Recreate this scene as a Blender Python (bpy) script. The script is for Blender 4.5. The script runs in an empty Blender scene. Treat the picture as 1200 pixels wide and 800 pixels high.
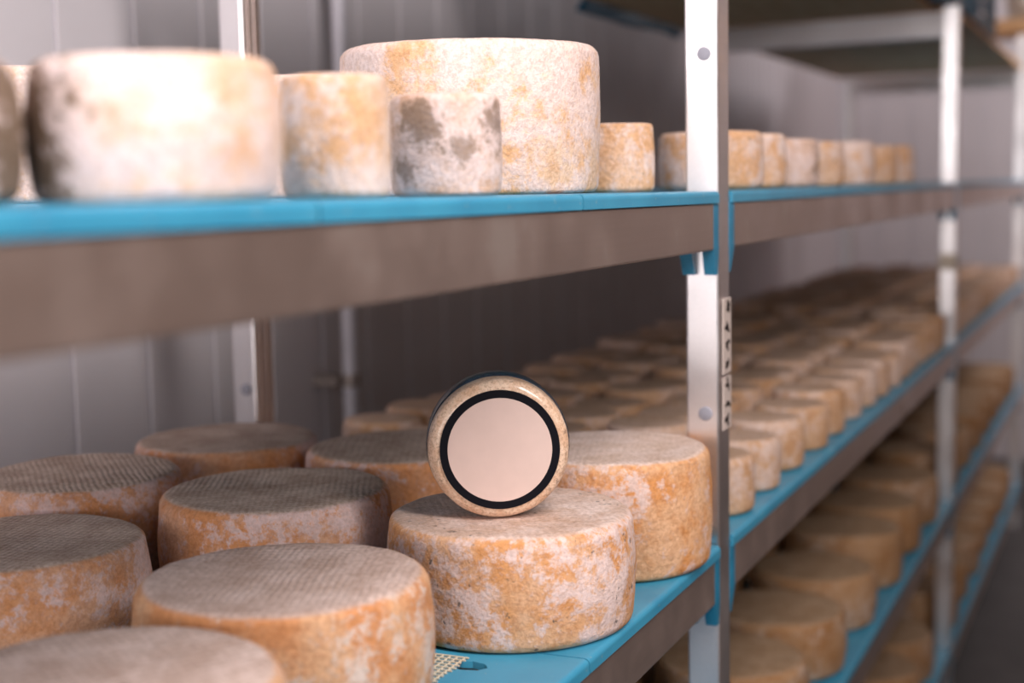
import bpy, bmesh, math, random
from mathutils import Vector, Matrix, noise, Euler
random.seed(7)
scene = bpy.context.scene
COL = scene.collection
EYE = 1.30                                    # eye height above the floor (m); helper z values are relative to the eye

# ------------------------------------------------------------------ camera
FPX, CX, CY = 1667.0, 600.0, 400.0
ds = Vector((1345 - CX, 206 - CY, FPX)).normalized()          # shelf direction in camera axes (x right, y down, z forward)
dn = ds.cross(Vector((1, -.019, 0))).normalized()
if dn.y < 0: dn = -dn
upc = -dn
xr = ds.cross(upc).normalized()
if xr.x < 0: xr = -xr
right = Vector((xr.x, ds.x, upc.x)); down = Vector((xr.y, ds.y, upc.y)); fwd = Vector((xr.z, ds.z, upc.z))
cam_d = bpy.data.cameras.new('camera'); cam = bpy.data.objects.new('camera', cam_d); COL.objects.link(cam)
M3 = Matrix((right, -down, -fwd)).transposed()
cam.matrix_world = Matrix.Translation((0, 0, EYE)) @ M3.to_4x4()
cam_d.sensor_width = 36; cam_d.lens = FPX / 1200 * 36
cam_d.clip_start = .02
cam_d.dof.use_dof = True; cam_d.dof.focus_distance = 1.25; cam_d.dof.aperture_fstop = 3.0
scene.camera = cam

# ------------------------------------------------------------------ world and lights
w = bpy.data.worlds.new('world'); scene.world = w; w.use_nodes = True
w.node_tree.nodes['Background'].inputs[0].default_value = (.90, .66, .54, 1)
w.node_tree.nodes['Background'].inputs[1].default_value = .045

def area(name, loc, target, sx, sy, power, col):
    d = bpy.data.lights.new(name, 'AREA'); d.shape = 'RECTANGLE'; d.size = sx; d.size_y = sy; d.energy = power; d.color = col
    o = bpy.data.objects.new(name, d); COL.objects.link(o); o.location = loc
    o.rotation_euler = (Vector(target) - Vector(loc)).to_track_quat('-Z', 'Y').to_euler()
    return o
area('doorway_daylight', (-.75, -1.45, EYE + .46), (-.70, 1.4, EYE + .12), 2.3, 1.35, 74, (1, .925, .915))
area('aisle_ceiling_lamp', (.75, .45, EYE + 1.15), (-.35, .75, EYE - .2), .35, 1.5, 50, (1, .93, .91))
area('far_ceiling_lamp', (.55, 5.3, EYE + 1.15), (.1, 6.6, EYE - .2), .3, 1.2, 26, (1, .93, .94))

scene.view_settings.view_transform = 'Standard'
scene.view_settings.look = 'None'
scene.view_settings.gamma = 1
scene.view_settings.use_curve_mapping = False
scene.view_settings.exposure = 0.12

# ------------------------------------------------------------------ material helpers
class N:
    def __init__(s, name):
        s.m = bpy.data.materials.new(name); s.m.use_nodes = True
        s.t = s.m.node_tree; s.b = s.t.nodes['Principled BSDF']
        tc = s.t.nodes.new('ShaderNodeTexCoord'); s.obj = tc.outputs['Object']
    def n(s, kind, **ins):
        nd = s.t.nodes.new(kind)
        for k, v in ins.items():
            if k in ('operation', 'blend_type', 'data_type', 'feature', 'wave_type', 'clamp', 'noise_dimensions', 'distance'):
                setattr(nd, k, v)
        return nd
    def link(s, a, b): s.t.links.new(a, b)
    def put(s, sock, v):
        if hasattr(v, 'is_linked') or hasattr(v, 'links'): s.link(v, sock)
        else: sock.default_value = v
    def noise(s, vec, scale, detail=4, rough=.5, dist=0):
        nd = s.n('ShaderNodeTexNoise'); s.link(vec, nd.inputs['Vector'])
        nd.inputs['Scale'].default_value = scale; nd.inputs['Detail'].default_value = detail
        nd.inputs['Roughness'].default_value = rough; nd.inputs['Distortion'].default_value = dist
        return nd.outputs['Fac']
    def math(s, op, a, b=None, c=None):
        nd = s.n('ShaderNodeMath', operation=op); s.put(nd.inputs[0], a)
        if b is not None: s.put(nd.inputs[1], b)
        if c is not None: s.put(nd.inputs[2], c)
        return nd.outputs[0]
    def rng(s, v, a, b, c=0., d=1.):
        nd = s.n('ShaderNodeMapRange'); nd.interpolation_type = 'SMOOTHSTEP'; s.put(nd.inputs[0], v)
        for i, q in enumerate((a, b, c, d)): s.put(nd.inputs[i + 1], q)
        return nd.outputs[0]
    def mix(s, f, a, b, mode='MIX'):
        nd = s.n('ShaderNodeMix'); nd.data_type = 'RGBA'; nd.blend_type = mode
        s.put(nd.inputs[0], f); s.put(nd.inputs[6], (*a, 1) if isinstance(a, tuple) else a); s.put(nd.inputs[7], (*b, 1) if isinstance(b, tuple) else b)
        return nd.outputs[2]
    def bump(s, h, strength=.5, dist=.001):
        nd = s.n('ShaderNodeBump'); nd.inputs['Strength'].default_value = strength; nd.inputs['Distance'].default_value = dist
        s.link(h, nd.inputs['Height']); s.link(nd.outputs[0], s.b.inputs['Normal'])
    def col(s, c): s.put(s.b.inputs['Base Color'], (*c, 1) if isinstance(c, tuple) else c)
    def set(s, rough=None, metal=None, spec=None, coat=None, coat_r=None):
        for k, v in (('Roughness', rough), ('Metallic', metal), ('Specular IOR Level', spec), ('Coat Weight', coat), ('Coat Roughness', coat_r)):
            if v is not None: s.put(s.b.inputs[k], v)

def srgb(r, g, b):
    f = lambda c: (c / 255 / 12.92) if c / 255 <= .04045 else ((c / 255 + .055) / 1.055) ** 2.4
    return (f(r), f(g), f(b))

def cheese_mat(name, a, b, mold, lo, hi, top_a, top_b, top_amt, dark=.72, weave=1., dark_col=(.10, .085, .075), patch=None, mscale=50, offset=0.0):
    q = N(name)
    oi = q.n('ShaderNodeObjectInfo')
    comb = q.n('ShaderNodeCombineXYZ')
    r = oi.outputs['Random']
    q.link(q.math('MULTIPLY_ADD', r, 31., offset), comb.inputs[0]); q.link(q.math('MULTIPLY', r, 17.3), comb.inputs[1]); q.link(q.math('MULTIPLY', r, 23.7), comb.inputs[2])
    va = q.n('ShaderNodeVectorMath', operation='ADD'); q.link(q.obj, va.inputs[0]); q.link(comb.outputs[0], va.inputs[1])
    V = va.outputs[0]
    big = q.noise(V, 9, 3)
    n1 = q.noise(V, 22, 5, .6)
    n2 = q.noise(V, mscale, 10, .74, .15)
    n3 = q.noise(V, 260, 4, .65)
    n4 = q.noise(V, 75, 4, .6)
    c = q.mix(q.rng(n1, .36, .62), a, b)
    n5 = q.noise(V, 170, 5, .7)
    m = q.math('ADD', n2, q.math('MULTIPLY', q.math('SUBTRACT', big, .5), .65))
    m = q.math('ADD', m, q.math('MULTIPLY', q.math('SUBTRACT', n5, .5), .42))
    mm = q.rng(m, lo, hi + .02, 0, .95)
    mm = q.math('MULTIPLY', mm, q.rng(n3, .25, .55, .55, 1.))
    c = q.mix(mm, c, mold)
    # fine cloth hatching and grain
    c = q.mix(q.rng(q.math('ADD', q.math('MULTIPLY', n3, .5), q.math('MULTIPLY', n5, .5)), .40, .62, .0, .60), c, q.mix(1., c, (.62, .50, .40), 'MULTIPLY'))
    # top face
    ge = q.n('ShaderNodeNewGeometry'); sx = q.n('ShaderNodeSeparateXYZ'); q.link(ge.outputs['Normal'], sx.inputs[0])
    tm = q.rng(sx.outputs[2], .72, .97)
    so = q.n('ShaderNodeSeparateXYZ'); q.link(q.obj, so.inputs[0])
    wob = q.math('MULTIPLY', q.noise(V, 28, 3), 7.)
    wx = q.math('SINE', q.math('ADD', q.math('MULTIPLY', so.outputs[0], 1080.), wob))
    wy = q.math('SINE', q.math('ADD', q.math('MULTIPLY', so.outputs[1], 760.), wob))
    wv = q.math('MULTIPLY', q.math('ADD', q.math('MULTIPLY', wx, .6), q.math('MULTIPLY', wy, .5)), q.rng(big, .34, .58, .25, 1.))
    tcol = q.mix(q.rng(q.noise(V, 26, 8, .7), .36, .66), top_a, top_b)
    tcol = q.mix(q.rng(wv, -.7, .8, .0, .24 * weave), tcol, q.mix(1., tcol, (.45, .38, .33), 'MULTIPLY'))
    tcol = q.mix(q.rng(n3, .36, .66, 0, .55), tcol, q.mix(1., tcol, (.55, .47, .40), 'MULTIPLY'))
    c = q.mix(q.math('MULTIPLY', tm, top_amt), c, tcol)
    # mould specks
    dk = q.rng(n4, dark, dark + .06, 0, .8)
    c = q.mix(dk, c, dark_col)
    if patch:
        for (px, py, pz, rad, amt) in patch:
            d = q.n('ShaderNodeVectorMath', operation='DISTANCE'); q.link(q.obj, d.inputs[0]); d.inputs[1].default_value = (px, py, pz)
            f = q.rng(q.math('ADD', q.math('DIVIDE', d.outputs['Value'], rad), q.math('MULTIPLY', q.math('SUBTRACT', m, .5), 4.2)), .65, 1.25, amt, 0.)
            c = q.mix(f, c, (.17, .11, .072))
    q.col(c)
    q.set(rough=.78, spec=.25)
    h = q.math('ADD', q.math('MULTIPLY', n3, .7), q.math('MULTIPLY', m, .55))
    h = q.math('ADD', h, q.math('MULTIPLY', q.math('MULTIPLY', wv, tm), .22 * weave))
    q.bump(h, .9, .0022)
    return q.m

def metal_mat(name, col, rough=.4, metal=.9, smudge=.0):
    q = N(name)
    sc = q.n('ShaderNodeMapping'); q.link(q.obj, sc.inputs['Vector']); sc.inputs['Scale'].default_value = (300, 4, 300)
    br = q.noise(sc.outputs[0], 1.0, 3)
    sm = q.noise(q.obj, 9, 6, .6)
    c = q.mix(q.rng(br, .3, .7, 0, .10), col, tuple(x * .7 for x in col))
    c = q.mix(q.rng(sm, .60, .72, 0, smudge), c, (.75, .70, .66))
    q.col(c); q.set(metal=metal); q.put(q.b.inputs['Roughness'], q.rng(sm, .35, .7, rough - .06, rough + .08))
    return q.m

def plain(name, col, rough=.5, metal=0., spec=.5, var=.12, scale=30, coat=None, bump=0):
    q = N(name)
    nz = q.noise(q.obj, scale, 5, .6)
    q.col(q.mix(q.rng(nz, .3, .7, 0, 1.), tuple(x * (1 - var) for x in col), tuple(min(1, x * (1 + var)) for x in col)))
    q.set(rough=rough, metal=metal, spec=spec, coat=coat)
    if bump: q.bump(nz, bump, .001)
    return q.m

def blue_mat():
    q = N('blue_tray_plastic')
    nz = q.noise(q.obj, 12, 4); fine = q.noise(q.obj, 190, 3, .7)
    c = q.mix(q.rng(nz, .3, .7), (.038, .26, .43), (.055, .33, .51))
    c = q.mix(q.rng(fine, .66, .74, 0, .8), c, (.55, .50, .44))       # crumbs and dust
    q.col(c); q.set(rough=.38, spec=.5); q.bump(fine, .1, .0005)
    return q.m

def wood_mat():
    q = N('shelf_board_wood')
    mp = q.n('ShaderNodeMapping'); q.link(q.obj, mp.inputs['Vector']); mp.inputs['Scale'].default_value = (26, 2.2, 26)
    g = q.noise(mp.outputs[0], 1.5, 6, .6, .6)
    q.col(q.mix(q.rng(g, .3, .7), (.64, .37, .18), (.76, .49, .28))); q.set(rough=.65, spec=.3); q.bump(g, .2, .001)
    return q.m

M = {}
M['wall'] = plain('wall_panel_paint', srgb(214, 207, 211), .55, spec=.22, var=.03, scale=3)
M['seam'] = plain('wall_joint_paint', srgb(226, 222, 228), .5, var=.02)
M['boards'] = plain('right_reflector_brown', (.30, .17, .095), .6, var=.2, scale=6)  # brown of the unseen reflecting panel added on the right
M['floor'] = plain('floor_concrete', srgb(74, 71, 71), .6, var=.15, scale=8)
M['alu'] = metal_mat('post_aluminium', (.90, .87, .88), .36, .97)
M['beam'] = metal_mat('beam_aluminium', (.62, .50, .455), .40, .88, .35)
M['bolt'] = plain('bolt_grey', srgb(150, 149, 160), .6, metal=0)
M['blue'] = blue_mat()
M['bracket'] = plain('bracket_blue', (.022, .21, .36), .4, var=.15)
M['wood'] = wood_mat()
M['tape'] = plain('masking_tape', srgb(190, 176, 160), .7)
M['paper'] = plain('sticker_paper', srgb(206, 190, 182), .6, var=.05)
M['ink'] = plain('sticker_ink', srgb(48, 36, 36), .6)
M['white'] = plain('white_paint', srgb(205, 200, 208), .45, var=.04)
M['clamp'] = plain('clamp_metal', srgb(150, 138, 132), .4, metal=.5)
M['navy'] = plain('navy_plastic', (.012, .05, .10), .4, var=.2)
M['bag'] = plain('white_bag', srgb(214, 208, 202), .6, var=.06, bump=.3)
M['net'] = plain('net_cord', srgb(222, 208, 184), .7, var=.1)

ORA, ORB = (.66, .295, .125), (.75, .445, .26)
MOLD = (.82, .71, .65)
CH = {}
CH['hero'] = cheese_mat('cheese_rind_hero', (0.714, 0.337, 0.132), (0.775, 0.467, 0.285), (0.877, 0.72, 0.712), .44, .58, (0.673, 0.487, 0.396), (0.877, 0.711, 0.651), .85, dark=.64, weave=.35, offset=3.1)
CH['right'] = cheese_mat('cheese_rind_right', (0.714, 0.319, 0.111), (0.816, 0.496, 0.294), (0.877, 0.711, 0.681), .50, .64, (0.714, 0.543, 0.457), (0.898, 0.739, 0.691), .9, dark=.78, weave=.3, offset=1.7)
CH['grid'] = cheese_mat('cheese_rind_cloth', ORA, ORB, MOLD, .475, .62, (0.612, 0.449, 0.386), (0.836, 0.664, 0.61), .95, dark=.80, weave=1.2)
CH['grey'] = cheese_mat('cheese_rind_grey', ORA, (0.673, 0.384, 0.244), (0.775, 0.617, 0.621), .46, .60, (.51, .378, .305), (.73, .59, .51), .97, dark=.80, weave=1.2)
CH['cream'] = cheese_mat('cheese_rind_cream', (0.816, 0.467, 0.244), (0.836, 0.59, 0.427), (0.898, 0.73, 0.701), .34, .52, (0.775, 0.599, 0.529), (0.857, 0.702, 0.66), .8, dark=.80, weave=.2, mscale=36)
CH['creamdark'] = cheese_mat('cheese_rind_mouldy', (0.694, 0.44, 0.305), (0.775, 0.562, 0.468), (0.877, 0.72, 0.701), .42, .58, (0.673, 0.514, 0.457), (0.816, 0.655, 0.61), .8, dark=.72, weave=.2, mscale=42,
                             patch=[(-.018, -.038, .050, .018, .7), (.036, -.020, .052, .020, .7), (-.030, -.030, .018, .014, .6), (.010, -.041, .034, .014, .6)])
CH['near'] = cheese_mat('cheese_rind_near', (0.816, 0.524, 0.346), (0.867, 0.646, 0.529), (0.918, 0.767, 0.762), .36, .52, (0.755, 0.59, 0.518), (0.857, 0.702, 0.66), .8, dark=.76, weave=.2, mscale=40,
                        patch=[(-.030, -.059, .048, .032, .95), (-.032, -.058, .020, .030, .95)])
CH['mini'] = cheese_mat('cheese_rind_small', (0.612, 0.346, 0.183), (0.714, 0.459, 0.294), (0.816, 0.646, 0.579), .42, .60, (0.551, 0.374, 0.264), (0.714, 0.514, 0.407), .8, dark=.70, weave=.6, mscale=60)
CH['minibright'] = cheese_mat('cheese_rind_small_pale', (0.775, 0.449, 0.244), (0.816, 0.562, 0.407), (0.898, 0.739, 0.701), .42, .58, (0.673, 0.496, 0.416), (0.816, 0.655, 0.59), .8, dark=.67, weave=.3, mscale=44)
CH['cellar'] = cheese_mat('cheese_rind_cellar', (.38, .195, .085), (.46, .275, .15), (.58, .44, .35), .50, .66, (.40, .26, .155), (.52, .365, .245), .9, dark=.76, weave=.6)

def pouch_mat():
    q = N('wrapped_cheese_rind')
    n1 = q.noise(q.obj, 60, 6, .7); n2 = q.noise(q.obj, 420, 4, .7); n3 = q.noise(q.obj, 170, 4, .6)
    c = q.mix(q.rng(n1, .35, .65), (.72, .45, .29), (.84, .62, .46))
    c = q.mix(q.rng(n2, .46, .62, 0, .55), c, (.40, .22, .125))
    c = q.mix(q.rng(n3, .59, .69, 0, .6), c, (.20, .125, .09))
    q.col(c); q.set(rough=.55, spec=.4, coat=.8, coat_r=.18)
    q.bump(q.math('ADD', n1, q.math('MULTIPLY', n3, .8)), .8, .0022)
    return q.m
M['pouch'] = pouch_mat()
M['wrap'] = plain('wrap_band_navy', (.022, .030, .045), .28, var=.5, scale=45, coat=.4)
M['ring'] = plain('label_black', srgb(15, 15, 22), .6, var=.05, spec=.12)
M['label'] = plain('label_pink', srgb(214, 188, 178), .6, spec=.2, var=.02, scale=60)

# ------------------------------------------------------------------ geometry helpers
def mesh_obj(name, bm, mat, parent=None, smooth=False):
    me = bpy.data.meshes.new(name); bmesh.ops.recalc_face_normals(bm, faces=bm.faces); bm.to_mesh(me); bm.free()
    if smooth:
        for p in me.polygons: p.use_smooth = True
    if mat: me.materials.append(mat)
    o = bpy.data.objects.new(name, me); COL.objects.link(o)
    if parent: o.parent = parent
    return o
def inst(name, src, parent=None):
    o = bpy.data.objects.new(name, src.data); COL.objects.link(o)
    if parent: o.parent = parent
    return o
def tag(o, label, cat, group=None):
    o['label'] = label; o['category'] = cat
    if group: o['group'] = group
    return o
def struct(o): o['kind'] = 'structure'; return o
def empty(name, loc=(0, 0, 0)):
    o = bpy.data.objects.new(name, None); COL.objects.link(o); o.location = loc; o.empty_display_size = .05; return o
def box(bm, x0, x1, y0, y1, z0, z1, bev=0):
    r = bmesh.ops.create_cube(bm, size=1)
    vs = r['verts']
    for v in vs: v.co = Vector((x0 + (x1 - x0) * (v.co.x + .5), y0 + (y1 - y0) * (v.co.y + .5), z0 + (z1 - z0) * (v.co.z + .5)))
    if bev:
        es = list({e for v in vs for e in v.link_edges})
        bmesh.ops.bevel(bm, geom=es, offset=bev, segments=2, affect='EDGES', profile=.5)
def boxm(*a, **k):
    bm = bmesh.new(); box(bm, *a, **k); return bm
def cyl(bm, c, axis, r, h, seg=24, bev=0):
    mt = Matrix.Translation(c) @ Vector(axis).to_track_quat('Z', 'Y').to_matrix().to_4x4()
    res = bmesh.ops.create_cone(bm, cap_ends=True, segments=seg, radius1=r, radius2=r, depth=h, matrix=mt)
    if bev:
        es = [e for e in {e for v in res['verts'] for e in v.link_edges} if any(len(f.verts) > 4 for f in e.link_faces)]
        bmesh.ops.bevel(bm, geom=es, offset=bev, segments=2, affect='EDGES', profile=.5)

def wheel_bm(D, H, seed, seg=96, rim=.011, amp=.0014, bulge=.003, side=10, top=7, sag=.0012):
    """A cheese wheel resting on z = 0, with rounded rims, a slightly bulging side and uneven surface."""
    R = D / 2; prof = []
    for i in range(top): prof.append((R * .98 * (i / top) * (1 - rim / R) if i else 0, 0))
    k = 5
    for i in range(k + 1):
        t = i / k * math.pi / 2; prof.append((R - rim + rim * math.sin(t), rim - rim * math.cos(t)))
    for i in range(1, side):
        t = i / side; prof.append((R + bulge * math.sin(math.pi * t), rim + (H - 2 * rim) * t))
    for i in range(k + 1):
        t = i / k * math.pi / 2; prof.append((R - rim + rim * math.cos(t), H - rim + rim * math.sin(t)))
    for i in range(top - 1, -1, -1):
        rr = R * .98 * (i / top) * (1 - rim / R); prof.append((rr, H - sag * (1 - (rr / R) ** 2)))
    bm = bmesh.new(); rings = []
    off = Vector((seed * 3.17, seed * 1.91, seed * .77))
    for (r, z) in prof:
        if r == 0: rings.append([bm.verts.new((0, 0, z))]); continue
        ring = []
        for j in range(seg):
            a = 2 * math.pi * j / seg
            p = Vector((r * math.cos(a), r * math.sin(a), z))
            d = noise.noise(p * 9 + off) * amp * 1.6 + noise.noise(p * 38 + off) * amp * .55 + noise.noise(p * 120 + off) * amp * .3
            e = (p - Vector((0, 0, H / 2)))
            dirv = Vector((math.cos(a), math.sin(a), 0)) if r > R - rim * .6 and rim * .5 < z < H - rim * .5 else None
            if dirv: p += dirv * d
            elif z > H / 2: p += Vector((0, 0, d * .7))
            ring.append(bm.verts.new(p))
        rings.append(ring)
    for a, b in zip(rings, rings[1:]):
        if len(a) == 1 and len(b) == 1: continue
        for j in range(seg):
            k2 = (j + 1) % seg
            if len(a) == 1: bm.faces.new((a[0], b[k2], b[j]))
            elif len(b) == 1: bm.faces.new((a[j], a[k2], b[0]))
            else: bm.faces.new((a[j], a[k2], b[k2], b[j]))
    return bm

# ------------------------------------------------------------------ the room
XW, YE, SEAM = -1.35, 6.92, .1627
flo = struct(mesh_obj('floor', boxm(-1.5, 3.0, -2.6, 7.1, -.06, 0), M['floor']))
wl = struct(mesh_obj('wall_left', boxm(XW - .08, XW - .004, -1.40, YE + .08, 0, EYE + 1.5), M['seam']))
bm = boxm(0, .006, .004, SEAM - .004, .0, EYE + 1.5, bev=.0018)
y = 1.5326 - SEAM * 18; first = None
while y + SEAM < YE:
    if first is None: p = first = mesh_obj('panel', bm, M['wall'], wl)
    else: p = inst('panel', first, wl)
    p.location = (XW - .0045, y, 0); y += SEAM
we = struct(mesh_obj('wall_end', boxm(XW - .08, 3.0, YE + .004, YE + .08, 0, EYE + 1.5), M['seam']))
x = XW + .012; first = None
while x + SEAM < 3.0:
    if first is None: p = first = mesh_obj('panel', boxm(.004, SEAM - .004, -.006, 0, 0, EYE + 1.5, bev=.0018), M['wall'], we)
    else: p = inst('panel', first, we)
    p.location = (x, YE + .0045, 0); x += SEAM

wr_ = struct(mesh_obj('right_reflector', boxm(1.05, 1.12, 1.2, YE + .08, 0, EYE + 1.5), M['boards']))  # added out of view so the aluminium reflects warm brown

# ------------------------------------------------------------------ the rack
Z_UP, Z_MID, Z_BOT, Z_LOW = -.007, -.384, -.765, -1.13
FX0, FX1 = -.445, -.409          # front posts
BX0, BX1 = -1.080, -1.045          # rear posts
POST_T = .042
PY = [-.60, 1.452, 3.486, 5.526]     # front posts along the shelf
SKEW = .075
PTOP = [.402, .402, .402, .517]
rack = tag(empty('aluminium_rack', (-.75, 2.5, 0)), 'long aluminium shelving rack with white posts, grey beams and blue brackets', 'shelving rack')
RO = Vector((-.75, 2.5, 0))
def rk(name, bm, mat, smooth=False, parent=None):
    for v in bm.verts: v.co -= RO
    return mesh_obj(name, bm, mat, parent or rack, smooth)
def post(x0, x1, y0, top, bolts=()):
    bm = bmesh.new(); z1 = EYE + top
    box(bm, x0, x1, y0, y0 + POST_T, 0, z1, bev=.0025)
    # rolled ribs on the aisle side
    p = rk('post', bm, M['alu'])
    for yy in ((y0 + .012, y0 + .026) if x0 < -.8 else ()):
        b2 = boxm(x1 - .001, x1 + .0012, yy, yy + .005, .01, z1 - .01); rk('rib', b2, M['beam'], parent=p)
    for z in bolts:
        b2 = bmesh.new(); cyl(b2, ((x0 + x1) / 2 + .003, y0 - .0008, EYE + z), (0, 1, 0), .0075, .003, 28, .0008)
        rk('bolt', b2, M['bolt'], True, parent=p)
    return p
BOLT = (.1346, -.2428, -.62, -1.0)
posts = []
for i, py in enumerate(PY):
    posts.append(post(FX0, FX1, py, PTOP[i], BOLT if i in (1,) else ()))
    post(BX0, BX1, py + SKEW, .3895, (-.253, .1346) if i == 1 else ())
    # top end rail between front and rear post
    b2 = bmesh.new(); box(b2, 0, 1, .004, .036, EYE + .330, EYE + .390, bev=.002)
    for v in b2.verts:
        t = v.co.x; v.co.x = BX1 + (FX0 - BX1) * t; v.co.y += py + SKEW * (1 - t)
    rk('end_rail', b2, M['alu'])
def lvl_tilt(y, bay, z):           # the near bay of the upper shelf sits a few millimetres higher at its near end
    return .0035 * (1.42 - y) if (bay == 0 and z == Z_UP) else 0
TRAY_T = .0125
def bracket(y0, y1, z, xa, xb, sgn):
    """Blue clip between beam end and post; tapering prongs hang below."""
    bm = bmesh.new(); zt = EYE + z - TRAY_T
    box(bm, xa, xb, y0, y1, zt - .049, zt, bev=.0015)
    w3 = (xb - xa)
    for (f0, f1) in ((0, .36), (.66, 1.0)):
        c = bmesh.ops.create_cube(bm, size=1)['verts']
        for v in c:
            low = v.co.z < 0
            fx = f0 + (f1 - f0) * (v.co.x + .5)
            if low: fx = (fx - .5) * .92 + .5
            yy = y0 + (y1 - y0) * (v.co.y + .5)
            if low:
                keep = y1 if sgn > 0 else y0
                yy = keep + (yy - keep) * .45
            v.co = Vector((xa + w3 * fx, yy, zt - .049 - (.026 if low else -.004)))
    return rk('bracket', bm, M['bracket'])
for li, z in enumerate((Z_UP, Z_MID, Z_BOT, Z_LOW)):
    for bay in range(3):
        ya, yb = PY[bay] + POST_T, PY[bay + 1]
        for front in (1, 0):
            sk = 0
            xa, xb = (-.434, -.4085) if front else (-1.0445, -1.0205)
            bm = bmesh.new()
            y0, y1 = (ya + .019, yb - .019) if front else (ya - POST_T, yb)
            zt = EYE + z - TRAY_T
            box(bm, xa, xb, y0, y1, zt - .0485, zt, bev=.0018)
            for v in bm.verts: v.co.z += lvl_tilt(v.co.y, bay, z)
            rk('beam', bm, M['beam'])
            xa2, xb2 = (FX0 - .002, FX1 + .0004) if front else (BX0, BX1)
            if front:
                bracket(ya + sk - .0005, ya + sk + .020, z, xa2, xb2, -1)
                bracket(yb + sk - .020, yb + sk + .0005, z, xa2, xb2, 1)
# stickers with faded marks on the aisle side of the post
p1 = posts[1]
XS = FX1 + .0015
random.seed(3)
for (za, zb, n) in ((-.2016, -.121, 5), (-.262, -.205, 4)):
    st = rk('sticker', boxm(XS, XS + .0016, PY[1] + .006, PY[1] + .037, EYE + za, EYE + zb, bev=.0006), M['paper'], parent=p1)
    st['label'] = 'pale paper sticker with dark worn marks'
# wider dark marks on the stickers (illegible from here)
for (za, zb, n) in ((-.2016, -.121, 4), (-.262, -.205, 3)):
    for k in range(n):
        zc = za + (zb - za) * (k + .5) / n
        bm = bmesh.new(); yc = PY[1] + .021
        for q_ in range(3):
            ang = random.uniform(0, math.pi); hl, hw = random.uniform(.0045, .0075), random.uniform(.0012, .0022)
            oy, oz = random.uniform(-.004, .004), random.uniform(-.004, .004)
            vs = bmesh.ops.create_cube(bm, size=1)['verts']
            for v in vs:
                u_, w_ = v.co.y * 2 * hl, v.co.z * 2 * hw
                v.co = Vector((XS + .0019 + v.co.x * .0006, yc + oy + u_ * math.cos(ang) - w_ * math.sin(ang), EYE + zc + oz + u_ * math.sin(ang) + w_ * math.cos(ang)))
        rk('mark', bm, M['ink'], parent=p1)
b2 = boxm(FX0 - .001, FX1 + .001, PY[2] - .001, PY[2] + POST_T + .001, EYE - .212, EYE - .174, bev=.0006)
rk('tape_band', b2, M['tape'], parent=posts[2])

# ------------------------------------------------------------------ blue trays
def tray_bm(L, xf=-.4065, xb=-1.043):
    """Slotted shelf tray of length L along Y, top at z = 0, front edge at xf."""
    bm = bmesh.new(); T = TRAY_T
    # rounded front and rear rims
    def rim(xo, s):
        pts = []
        for i in range(6):
            t = i / 5 * math.pi / 2
            pts.append((xo - s * .005 * (1 - math.sin(t)), -.005 + .005 * math.cos(t)))
        pts += [(xo, -T), (xo - s * .004, -T), (xo - s * .004, -.006), (xo - s * .062, -.006), (xo - s * .062, 0)]
        rows = [[bm.verts.new((px, yy, pz)) for (px, pz) in pts] for yy in (.001, L - .001)]
        nP = len(pts)
        for i in range(nP): bm.faces.new((rows[0][i], rows[0][(i + 1) % nP], rows[1][(i + 1) % nP], rows[1][i]))
        bm.faces.new(rows[0]); bm.faces.new(list(reversed(rows[1])))
    rim(xf, 1); rim(xb, -1)
    # slotted field
    xa, xe = xf - .062, xb + .062
    nx, ny = 10, max(2, round(L / .0975))
    cx_, cy_ = (xa - xe) / nx, L / ny
    for i in range(nx):
        for j in range(ny):
            mx, my = xa - cx_ * (i + .5), cy_ * (j + .5)
            o8, i8 = [], []
            for k in range(8):
                a = k * math.pi / 4
                sx = max(-1, min(1, math.cos(a) * 1.4143)); sy = max(-1, min(1, math.sin(a) * 1.4143))
                o8.append((mx + sx * cx_ / 2, my + sy * (cy_ / 2 - .0005))); i8.append((mx + math.cos(a) * .0185, my + math.sin(a) * .011))
            vo = [[bm.verts.new((q[0], q[1], zz)) for q in o8] for zz in (0, -.006)]
            vi = [[bm.verts.new((q[0], q[1], zz)) for q in i8] for zz in (0, -.006)]
            for k in range(8):
                k2 = (k + 1) % 8
                bm.faces.new((vo[0][k], vo[0][k2], vi[0][k2], vi[0][k])); bm.faces.new((vo[1][k], vi[1][k], vi[1][k2], vo[1][k2]))
                bm.faces.new((vi[0][k], vi[0][k2], vi[1][k2], vi[1][k]))
    bmesh.ops.remove_doubles(bm, verts=bm.verts, dist=.00005)
    return bm
LEVN = {Z_UP: 'upper', Z_MID: 'middle', Z_BOT: 'lower', Z_LOW: 'lowest'}
tray_src = {}
BAYN = ['before the stickered post', 'past the stickered post', 'past the taped post']
ORD = ['first', 'second', 'third', 'fourth', 'fifth', 'sixth', 'seventh', 'eighth', 'ninth', 'tenth', 'eleventh', 'twelfth', 'thirteenth', 'fourteenth', 'fifteenth', 'sixteenth']
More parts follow.
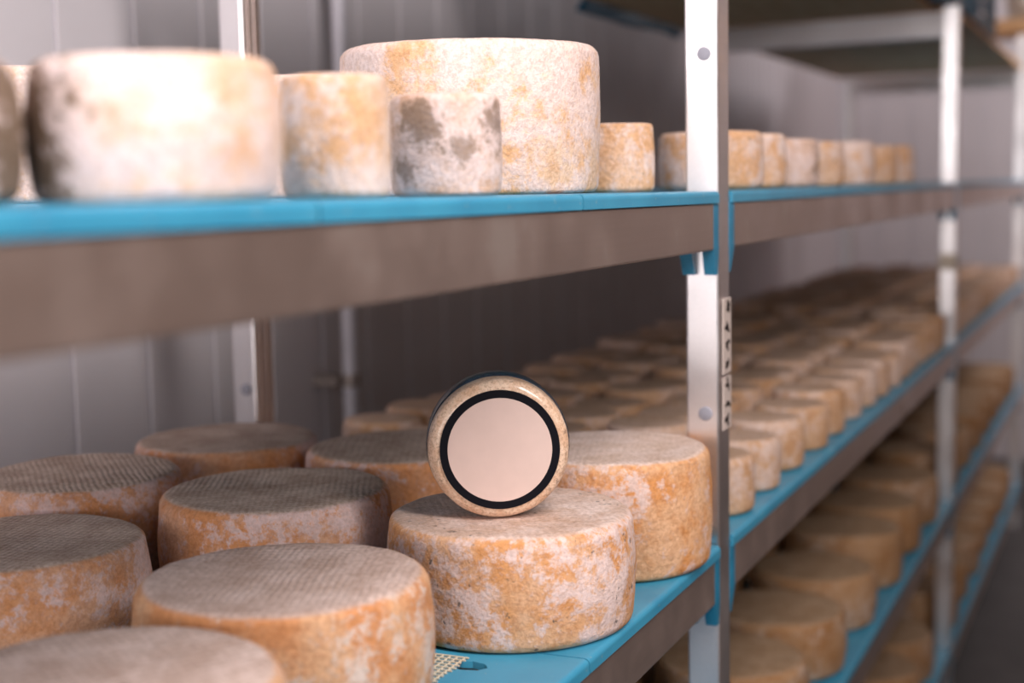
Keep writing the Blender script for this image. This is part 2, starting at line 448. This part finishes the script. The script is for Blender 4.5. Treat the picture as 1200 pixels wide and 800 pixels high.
for z in (Z_UP, Z_MID, Z_BOT, Z_LOW):
    for bay in range(3):
        if bay == 0 and z in (Z_LOW,): continue
        ya, yb = PY[bay] + POST_T + .004, PY[bay + 1] - .004
        nmod = 5; L = (yb - ya) / nmod
        if bay == 0: L = .394
        for k in range(nmod):
            y0 = yb - (k + 1) * L
            if bay == 0 and k > (3 if z != Z_BOT else 1): continue
            key = round(L, 3)
            if key not in tray_src: o = tray_src[key] = mesh_obj('shelf_tray', tray_bm(L), M['blue'])
            else: o = inst('shelf_tray', tray_src[key])
            zz = EYE + z
            if bay == 0 and z == Z_UP:
                o.rotation_euler.x = -math.atan(.0035); zz += lvl_tilt(y0, 0, z)
            o.location = (0, y0, zz)
            tag(o, '%s blue plastic tray %s on the %s shelf' % (ORD[k if bay == 0 else nmod - 1 - k], BAYN[bay], LEVN[z]), 'shelf tray', 'blue trays on the shelves')

# ------------------------------------------------------------------ large wheels
def wheel(x, y, z, D, H, mat, label, seed, rot=None, seg=112, rim=.011, amp=.0014, group=None, name='cheese_wheel', bulge=.003):
    o = mesh_obj(name, wheel_bm(D - 2 * bulge, H, seed, seg, rim, amp, bulge), CH[mat], None, True)
    o.location = (x, y, EYE + z + .0003); o.rotation_euler.z = rot if rot is not None else seed * 1.3
    return tag(o, label, 'cheese', group)
G1 = 'large wheels on the middle shelf'
ZM = Z_MID
HC1 = .0985
wheel(-.5123, 1.1367, ZM, .2243, HC1, 'hero', 'orange and white mottled cheese wheel carrying the labelled cheese', 1, 0.6, 160, .010, .0016, G1)
wheel(-.585, .882, ZM, .224, .099, 'grid', 'orange-sided wheel with pale cloth-printed top, lying over the mesh mat', 2, .35, 160, .012, .0016, G1)
wheel(-.5622, .6466, ZM, .224, .099, 'grid', 'pale-topped wheel in front of the one lying over the mesh mat', 3, 1.0, 112, .012, .0016, G1)
wheel(-.4975, 1.357, ZM, .209, .1182, 'right', 'tall orange cheese wheel standing against the stickered post', 4, .3, 140, .010, .0016, G1)
wheel(-.767, 1.147, ZM, .226, .099, 'grey', 'grey-topped wheel with grid imprint beside the wheel carrying the label', 5, .5, 140, .010, .0016, G1)
wheel(-.8889, .93, ZM, .224, .088, 'grey', 'low wheel with rough brown-grey top and orange rim', 6, .2, 130, .010, .0018, G1)
wheel(-.9955, 1.13, ZM, .212, .1036, 'grey', 'brown-topped wheel with bright orange rim close to the panelled wall', 7, .8, 130, .010, .0016, G1)
wheel(-.9727, 1.36, ZM, .215, .1019, 'grey', 'grey-brown wheel in front of the rear white post', 8, 1.4, 130, .010, .0014, G1)
wheel(-.7524, 1.38, ZM, .219, .1012, 'grey', 'grey-brown wheel right behind the labelled standing cheese', 9, 2.0, 130, .010, .0014, G1)

G2 = 'cheeses on the near end of the upper shelf'
def zu(y): return Z_UP + .0035 * (1.42 - y)
wheel(-.5972, 1.25, zu(1.25), .2466, .1381, 'cream', 'biggest tall cream cheese wheel on the upper shelf', 11, .0, 170, .009, .0014, G2, bulge=.0012)
wheel(-.4819, .62, zu(.62), .1328, .0738, 'near', 'medium cream wheel with a dark mouldy flank on the upper shelf', 12, .0, 112, .008, .0012, G2)
wheel(-.5600, .512, zu(.512), .128, .070, 'near', 'pale cream wheel beyond the dark-flanked one at the shelf near end', 13, 2.4, 96, .008, .0012, G2)
wheel(-.491, .82, zu(.82), .073, .0802, 'minibright', 'small cream cheese with an orange spot beside the dark-flanked wheel', 14, 1.2, 96, .006, .0010, G2, 'small_cheese', .001)
wheel(-.4894, .98, zu(.98), .0859, .0763, 'creamdark', 'small greyish cheese with dark mould in front of the biggest wheel', 15, .5, 110, .007, .0012, G2, 'small_cheese', .001)
wheel(-.5140, 1.42, zu(1.42), .088, .0715, 'minibright', 'small tan cheese between the biggest wheel and the stickered post', 16, 2.1, 96, .006, .0010, G2, 'small_cheese', .001)
wheel(-.9017, 1.00, zu(1.0), .1887, .1144, 'cream', 'orange-flecked wheel behind the dark-flanked wheel near the wall', 17, .4, 96, .008, .0012, G2)
wheel(-.7900, 1.23, zu(1.23), .108, .120, 'cream', 'narrow tall cream cheese tucked left behind the biggest wheel', 18, 1.4, 96, .007, .0012, G2, 'small_cheese', .001)

# small cheeses in a row past the post, upper shelf
for k, (yy, D, H) in enumerate(((1.665, .125, .068), (1.7851, .108, .069), (1.975, .11, .067), (2.1579, .11, .0675), (2.4224, .11, .073), (2.654, .11, .071), (2.8618, .11, .075))):
    wheel(-.47 if k else -.478, yy, Z_UP, D, H, 'minibright' if k != 2 else 'creamdark', '%s small tan cheese past the stickered post in the upper shelf row' % ORD[k], 20 + k, k * 1.1, 64, .009, .0012, 'row of small cheeses on the upper shelf', 'small_cheese', .001)

# ------------------------------------------------------------------ rows of small cheeses, middle shelf
mini_src = []
for k in range(5):
    D = (.115, .118, .112, .116, .113)[k]; H = (.070, .074, .067, .072, .069)[k]
    mini_src.append((D, H, wheel_bm(D - .002, H, 40 + k, 40, .009, .0016, .001, 5, 3)))
mini_mesh = []
for D, H, bm in mini_src:
    o = mesh_obj('small_cheese', bm, CH['mini'], None, True); mini_mesh.append(o.data); bpy.data.objects.remove(o)
random.seed(11)
def mini(x, y, z, label, group):
    me = random.choice(mini_mesh)
    o = bpy.data.objects.new('small_cheese', me); COL.objects.link(o)
    o.location = (x, y, EYE + z + .0003); o.rotation_euler = (0, 0, random.uniform(0, 6.28))
    s = random.uniform(.96, 1.0); o.scale = (s, s, random.uniform(.92, 1.05))
    return tag(o, label, 'cheese', group)
ROWN = ['front row', 'second row', 'third row', 'fourth row', 'rear row']
fr = [1.613, 1.751, 1.887, 2.045, 2.175, 2.331, 2.456, 2.581, 2.706, 2.833, 2.960, 3.087, 3.214, 3.341]
for bay in (1, 2):
    for r in range(5):
        xr_ = -.470 - .1225 * r
        ys = fr if bay == 1 and r == 0 else [(PY[bay] + POST_T + .085 + (.06 if r % 2 else 0)) + .1265 * i for i in range(15)]
        cnt = 0
        for yy in ys:
            if yy > PY[bay + 1] - .08: continue
            if r == 4 and abs(yy - PY[bay] - SKEW) < .12: continue
            mini(xr_ + random.uniform(-.002, .002), yy + random.uniform(-.002, .002), ZM,
                 '%s small tan cheese %s, %s on the middle shelf' % (ORD[cnt], BAYN[bay], ROWN[r]), 'small cheeses in rows on the middle shelf'); cnt += 1
# ------------------------------------------------------------------ large wheels on the lower shelves
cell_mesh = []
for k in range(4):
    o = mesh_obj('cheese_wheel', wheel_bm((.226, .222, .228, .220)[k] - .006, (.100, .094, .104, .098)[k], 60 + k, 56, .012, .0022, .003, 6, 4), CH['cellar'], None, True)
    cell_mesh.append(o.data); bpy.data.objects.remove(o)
RN3 = ['front row', 'middle row', 'rear row']
for z in (Z_BOT, Z_LOW):
    for bay in (1, 2):
        for r in range(3):
            y = PY[bay] + POST_T + .145 + (.05 if r == 1 else 0)
            if bay == 1: y += .02
            if r == 2: y += .09
            cnt = 0
            while y < PY[bay + 1] - .13:
                if not (z == Z_LOW and bay == 1 and y < 2.6):
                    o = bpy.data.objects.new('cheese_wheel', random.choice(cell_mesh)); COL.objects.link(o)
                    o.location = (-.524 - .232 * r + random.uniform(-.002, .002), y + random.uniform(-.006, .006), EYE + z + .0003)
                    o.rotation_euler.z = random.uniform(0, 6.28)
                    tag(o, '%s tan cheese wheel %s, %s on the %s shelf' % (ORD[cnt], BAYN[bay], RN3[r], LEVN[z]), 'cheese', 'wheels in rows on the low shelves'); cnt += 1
                y += .2665 if r == 0 else .25

# ------------------------------------------------------------------ the labelled cheese standing on edge
D, T = .1245, .060
ax = Vector((-.47, .883, 0)).normalized()
fb = Vector((-.504, 1.099, 0))
root = tag(empty('labelled_cheese'), 'small wrapped cheese standing on edge with a round pink label ringed in black', 'cheese')
ctr = fb + ax * (T / 2)
root.location = (ctr.x, ctr.y, EYE + ZM + HC1 - .0006)
yv = ax.to_track_quat('Z', 'Y').to_matrix()          # local +Z -> away from the viewer
face = Matrix.Translation((0, 0, D / 2)) @ yv.to_4x4()
bm = wheel_bm(D - .002, T, 91, 128, .010, .0008, .001, 10, 7, 0.0)
bmesh.ops.transform(bm, matrix=face @ Matrix.Translation((0, 0, -T / 2)), verts=bm.verts)
mesh_obj('wheel', bm, M['pouch'], root, True)
# dark band around the side
bm = bmesh.new(); seg = 128
R = D / 2 + .0005
rows = []
for (rr, z) in ((R - .0020, -T / 2 + .0195), (R - .0002, -T / 2 + .0200), (R, -T / 2 + .022), (R + .0006, 0), (R, T / 2 - .012), (R - .0008, T / 2 - .0085), (R - .0035, T / 2 - .0062)):
    rows.append([bm.verts.new((rr * math.cos(2 * math.pi * j / seg) + .0004 * noise.noise(Vector((j * .7, z * 90, 3))), rr * math.sin(2 * math.pi * j / seg) + .0004 * noise.noise(Vector((j * .7, z * 90, 8))), z)) for j in range(seg)])
for a, b in zip(rows, rows[1:]):
    for j in range(seg): bm.faces.new((a[j], a[(j + 1) % seg], b[(j + 1) % seg], b[j]))
bmesh.ops.transform(bm, matrix=face, verts=bm.verts)
wr = mesh_obj('side_wrap', bm, M['wrap'], root, True); wr['label'] = 'dark navy printed wrap around the side'
def disc(r, z, th=.0006):
    bm = bmesh.new(); cyl(bm, (0, 0, z), (0, 0, 1), r, th, 128); bmesh.ops.transform(bm, matrix=face, verts=bm.verts); return bm
PXM = 1.245 / 1667
lab = mesh_obj('label', disc(69.5 * PXM, -T / 2 - .0007, .0016), M['ring'], root); lab['label'] = 'round black-edged label'
lc = mesh_obj('label_centre', disc(60.4 * PXM, -T / 2 - .0017, .0006), M['label'], lab); lc['label'] = 'blank pale pink label centre'

# ------------------------------------------------------------------ mesh mat under the front wheel
bm = bmesh.new()
x0, x1, y0, y1 = -.72, -.499, .80, 1.0195
n = 0; sp = .0066
xx = x0
while xx <= x1:
    box(bm, xx - .0006, xx + .0006, y0, y1 + random.uniform(-.001, .001), .0003, .0014); xx += sp
yy = y0
while yy <= y1:
    box(bm, x0, x1 + random.uniform(-.0005, .0022), yy - .0007, yy + .0007, .0008, .0018); yy += sp
mat_o = mesh_obj('mesh_mat', bm, M['net']); mat_o.location = (0, 0, EYE + ZM)
tag(mat_o, 'cream woven plastic mesh mat under the front wheel on the blue tray', 'mat')

# ------------------------------------------------------------------ pipe on the wall
pipe = empty('wall_pipe', (-1.29, 2.18, 0)); tag(pipe, 'thin white vertical pipe against the panelled wall behind the rack', 'pipe')
bm = bmesh.new(); cyl(bm, (0, 0, (EYE + 1.5) / 2), (0, 0, 1), .0135, EYE + 1.5, 24); mesh_obj('tube', bm, M['white'], pipe, True)
for z in (EYE - .335, EYE + .9, EYE - 1.0):
    bm = bmesh.new(); cyl(bm, (0, 0, z), (0, 0, 1), .0175, .022, 24, .002); box(bm, -.056, -.008, -.036, -.006, z - .008, z + .010, bev=.001)
    mesh_obj('clamp', bm, M['clamp'], pipe)

# ------------------------------------------------------------------ boards, crates and bag on top of the rack
BZ = EYE + .3905
for k, (ya, yb) in enumerate(((1.50, 3.530), (3.533, 5.518))):
    o = mesh_obj('top_board', boxm(-1.083, (-.468, -.425)[k], 0, yb - ya, 0, .017, bev=.002), M['wood']); o.location = (0, ya, BZ)
    tag(o, ('brown wooden board on top of the rack behind the stickered post', 'brown wooden board on top of the rack behind the taped post')[k], 'board')

def crate(name, w, l, h, mat):
    """Open crate, base at z = 0, with a floor, slotted sides, corner posts and a rim."""
    root = empty(name)
    mesh_obj('crate_floor', boxm(-w / 2, w / 2, -l / 2, l / 2, 0, .006, bev=.001), mat, root)
    for sx in (-1, 1):
        for sy in (-1, 1): mesh_obj('corner', boxm(sx * w / 2 - (.03 if sx > 0 else 0), sx * w / 2 + (.03 if sx < 0 else 0), sy * l / 2 - (.03 if sy > 0 else 0), sy * l / 2 + (.03 if sy < 0 else 0), 0, h, bev=.003), mat, root)
    nb = max(2, int(h / .035)); hb = h / nb
    for i in range(nb):
        z0, z1 = i * hb + .004, i * hb + hb * .72
        for s_ in (-1, 1):
            a = s_ * w / 2
            mesh_obj('slat', boxm(min(a, a - s_ * .005), max(a, a - s_ * .005), -l / 2 + .01, l / 2 - .01, z0, z1), mat, root)
            a = s_ * l / 2
            mesh_obj('slat', boxm(-w / 2 + .01, w / 2 - .01, min(a, a - s_ * .005), max(a, a - s_ * .005), z0, z1), mat, root)
    bm = bmesh.new()
    for s_ in (-1, 1):
        box(bm, s_ * w / 2 - .008, s_ * w / 2 + .008, -l / 2 - .008, l / 2 + .008, h - .012, h + .003, bev=.002)
        box(bm, -w / 2, w / 2, s_ * l / 2 - .008, s_ * l / 2 + .008, h - .012, h + .003, bev=.002)
    mesh_obj('rim', bm, mat, root)
    return root
M['crate'] = plain('crate_blue', (.012, .13, .235), .45, var=.2, scale=14)
TB = BZ + .0173
for k, yy in enumerate((2.72, 3.42, 4.12)):
    c = crate('plastic_crate', .60, .62, .15, M['crate']); c.location = (-.715, yy, TB)
    tag(c, ('blue plastic crate on the wooden board nearest the stickered post', 'blue plastic crate on the wooden board above the taped post', 'blue plastic crate on the wooden board past the taped post')[k], 'crate')
# sheet hanging over the rear edge of the boards
bm = bmesh.new(); pts = [(-1.02, .0185), (-1.075, .0195), (-1.092, .012), (-1.095, .002), (-1.099, -.010), (-1.104, -.022)]
rows = []
for j in range(19):
    yy = 2.85 + j * .04
    rows.append([bm.verts.new((px + .006 * math.sin(j * .7 + i) * (i > 2), yy, pz - (.004 * math.sin(j * .33) if i > 3 else 0))) for i, (px, pz) in enumerate(pts)])
for a, b in zip(rows, rows[1:]):
    for i in range(len(pts) - 1): bm.faces.new((a[i], a[i + 1], b[i + 1], b[i]))
sh = mesh_obj('plastic_sheet', bm, M['crate'], None, True); sh.location.z = BZ
so_ = sh.modifiers.new('thickness', 'SOLIDIFY'); so_.thickness = .0015; so_.offset = 1
tag(sh, 'dark blue plastic sheet hanging over the rear edge of the top boards', 'plastic sheet')
# plank resting on the tall far post and a second post across the aisle end
er = empty('end_post', (.55, 5.526, 0)); tag(er, 'white square post at the aisle end carrying the short plank', 'post')
mesh_obj('tube', boxm(-.0175, .0175, 0, .042, 0, EYE + .517, bev=.002), M['alu'], er)
mesh_obj('foot', boxm(-.04, .04, -.02, .062, 0, .006, bev=.001), M['alu'], er)
pl = mesh_obj('plank', boxm(-.54, .62, 5.45, 5.76, 0, .05, bev=.003), M['wood']); pl.location.z = EYE + .5173
tag(pl, 'brown plank laid on the tall far post, crossing the aisle end', 'plank')
PZ = EYE + .5676
bm = bmesh.new(); bmesh.ops.create_icosphere(bm, subdivisions=4, radius=1)
for v in bm.verts:
    d = 1 + .22 * noise.noise(v.co * 1.6) + .09 * noise.noise(v.co * 4.5)
    v.co = Vector((v.co.x * .085 * d, v.co.y * .11 * d, max(-.085, v.co.z * .13 * d)))
zmin = min(v.co.z for v in bm.verts)
for v in bm.verts: v.co.z -= zmin
bg = mesh_obj('bag', bm, M['bag'], None, True); bg.location = (-.405, 5.60, PZ)
tag(bg, 'crumpled white bag standing on the plank', 'bag')
c = crate('plastic_crate', .40, .26, .12, M['crate']); c.location = (-.08, 5.61, PZ); tag(c, 'small blue plastic crate beside the white bag on the plank', 'crate')
